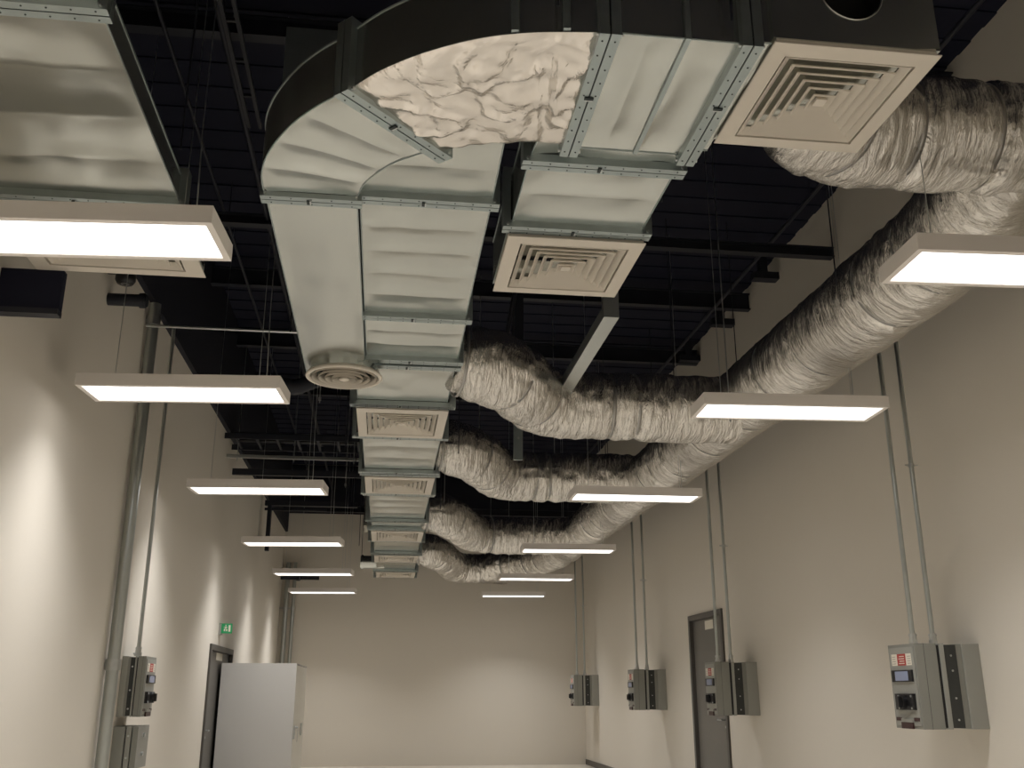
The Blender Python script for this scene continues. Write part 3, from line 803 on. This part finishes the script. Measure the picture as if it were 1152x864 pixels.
for k, (yy, lb) in enumerate(BOX):
    o = ib if k == 0 else dup(ib, (XR, yy, C0-.235))
    o.location = (XR, yy, C0-.235); tag(o, lb, 'electrical box', 'isolator boxes on the right wall')
    top = C0-.235+.56
    conduit('left one of the two conduits rising from '+names[k], XR-.385, yy+.17, top, MZ+.9 if k < 9 else MZ, clips=(C0+2.9,), wall=XR)
    conduit('right one of the two conduits rising from '+names[k], XR-.235, yy+.17, top, MZ+.9, clips=(C0+1.62, C0+2.9), wall=XR)
# left wall
il = make_isolator(.185, .37, .46, True)
il.location = (XL, 8.43, C0-.18); tag(il, 'grey isolator box with label and dial on the left wall', 'electrical box')
t = thing('switch_box', 'lower grey double box under the isolator box on the left wall', 'electrical box', (XL, 8.4, C0-.57))
MB().box(XL, XL+.09, 8.40, 8.78, C0-.57, C0-.25).build('back_box', M['grey'], t, bevel=.004)
MB().box(XL+.085, XL+.10, 8.41, 8.77, C0-.56, C0-.26).build('gasket', M['dgrey'], t)
MB().box(XL+.10, XL+.135, 8.40, 8.78, C0-.57, C0-.25).build('middle_plate', M['grey2'], t, bevel=.004)
MB().box(XL+.14, XL+.185, 8.42, 8.80, C0-.565, C0-.25).build('cover', M['grey'], t, bevel=.004)
m = MB()
for z in (-.32, -.46): m.tube([(XL+.185, 8.6, C0+z), (XL+.20, 8.6, C0+z)], .016, 12)
for z in (-.32, -.48): m.tube([(XL+.118, 8.40, C0+z), (XL+.118, 8.394, C0+z)], .008, 8)
m.build('screw', M['zinc'], t)
conduit('thin conduit rising from the isolator box on the left wall', XL+.10, 8.50, C0+.28, C0+3.1, .016, 'galvanised conduits up the left wall', XL, (C0+2.5,))
def riser(label, x, y_, r, z1, clips):
    t = thing('conduit', label, 'conduit', (x, y_, 0), 'galvanised conduits up the left wall')
    MB().tube([(x, y_, 0), (x, y_, z1)], r, 20).build('tube', M['conduit'], t)
    for z in clips:
        MB().tube([(x, y_, z-.04), (x, y_, z+.04)], r*1.22, 20).box(XL, x, y_-.012, y_+.012, z-.012, z+.012).build('coupling', M['zinc'], t)
riser('thick galvanised conduit up the left wall beside the isolator box', XL+.06, 7.93, .046, C0+3.1, (C0+2.95, C0+.2))
riser('slim conduit tucked against the thick conduit on the left wall', XL+.04, 8.10, .022, C0+3.1, (C0+2.4,))
riser('left conduit of the pair in the far left corner', XL+.12, 20.28, .045, C0+2.5, (C0+1.6,))
riser('right conduit of the pair in the far left corner', XL+.26, 20.28, .035, C0+2.5, (C0+1.6,))

# ------------------------------------------------------------------ cabinet, exit sign
t = thing('storage_cabinet', 'tall pale grey steel cabinet standing before the far left door', 'cabinet', (-1.56, 14, 0))
CX0, CX1, CY0, CY1, CZ = XL+.02, -1.085, 13.42, 15.25, C0+.365
MB().box(CX0, CX1-.022, CY0+.02, CY1, .08, CZ-.015).box(CX0, CX1, CY0, CY0+.02, .08, CZ-.015).box(CX0, CX1, CY0, CY1, CZ-.015, CZ).box(CX0+.03, CX1-.05, CY0+.03, CY1-.03, 0, .08).build('body', M['cab'], t)
mid = (CY0+CY1)/2+.2
for a, b, hy in ((CY0+.024, mid-.003, mid-.12-1.0), (mid+.003, CY1-.004, mid+.10)):
    dd = MB().box(CX1-.022, CX1+.0, a, b, .09, CZ-.02).build('door', M['cabdoor'], t, bevel=.002)
    hh_ = MB().box(CX1, CX1+.022, max(a+.05, hy)-.02, max(a+.05, hy)+.02, C0-.56, C0-.40)
    if hy < mid-.5: hh_.tube([(CX1+.01, a+.16, C0-.425), (CX1+.05, a+.16, C0-.425)], .012, 8).tube([(CX1+.045, a+.16, C0-.43), (CX1+.045, a+.16, C0-.60)], .004, 6)
    hh_.build('handle', M['zinc'], dd)
t = thing('exit_sign', 'small green exit sign projecting from the left wall above the door', 'sign', (XL, 13.1, C0+.72))
MB().box(XL, XL+.03, 13.05, 13.19, C0+.70, C0+.84).build('wall_mount', M['grey2'], t)
MB().box(XL+.03, XL+.16, 13.06, 13.10, C0+.715, C0+.835).build('sign_body', M['green'], t)
m = MB()     # running figure and doorway
xq, zq, yq = XL+.085, C0+.775, 13.059
m.lathe([(.001, 0), (.008, 0)], 8, (0, 0, 0))
m.v = [Vector((xq+v.x, yq, zq+.038+v.y)) for v in m.v]
m.box(xq-.008, xq+.008, yq-.001, yq, zq-.005, zq+.026)
m.box(xq-.026, xq+.022, yq-.001, yq, zq+.010, zq+.017)
m.box(xq-.022, xq-.006, yq-.001, yq, zq-.034, zq-.004); m.box(xq+.004, xq+.020, yq-.001, yq, zq-.034, zq-.008)
m.box(xq+.034, xq+.058, yq-.001, yq, zq-.04, zq+.04)
m.build('pictogram', M['paper'], t)

# ------------------------------------------------------------------ camera, world, view
for o in bpy.data.objects:
    if '_world' in o: del o['_world']
cam = bpy.data.cameras.new('camera'); co = bpy.data.objects.new('camera', cam); COL.objects.link(co)
cam.sensor_fit = 'HORIZONTAL'; cam.sensor_width = 36; cam.lens = 1102/1152*36
cam.clip_start = .05
co.location = (0, 0, C0)
co.rotation_euler = (PI/2+math.radians(17.5), 0, -math.radians(7.3))
SC.camera = co
SC.cycles.max_bounces = 14; SC.cycles.diffuse_bounces = 10; SC.cycles.glossy_bounces = 6
w = bpy.data.worlds.new('world'); w.use_nodes = True; SC.world = w
w.node_tree.nodes['Background'].inputs[0].default_value = (.5, .5, .55, 1); w.node_tree.nodes['Background'].inputs[1].default_value = .02
vs_ = SC.view_settings; vs_.view_transform = 'Standard'; vs_.look = 'None'; vs_.gamma = 1; vs_.exposure = .32; vs_.use_curve_mapping = False
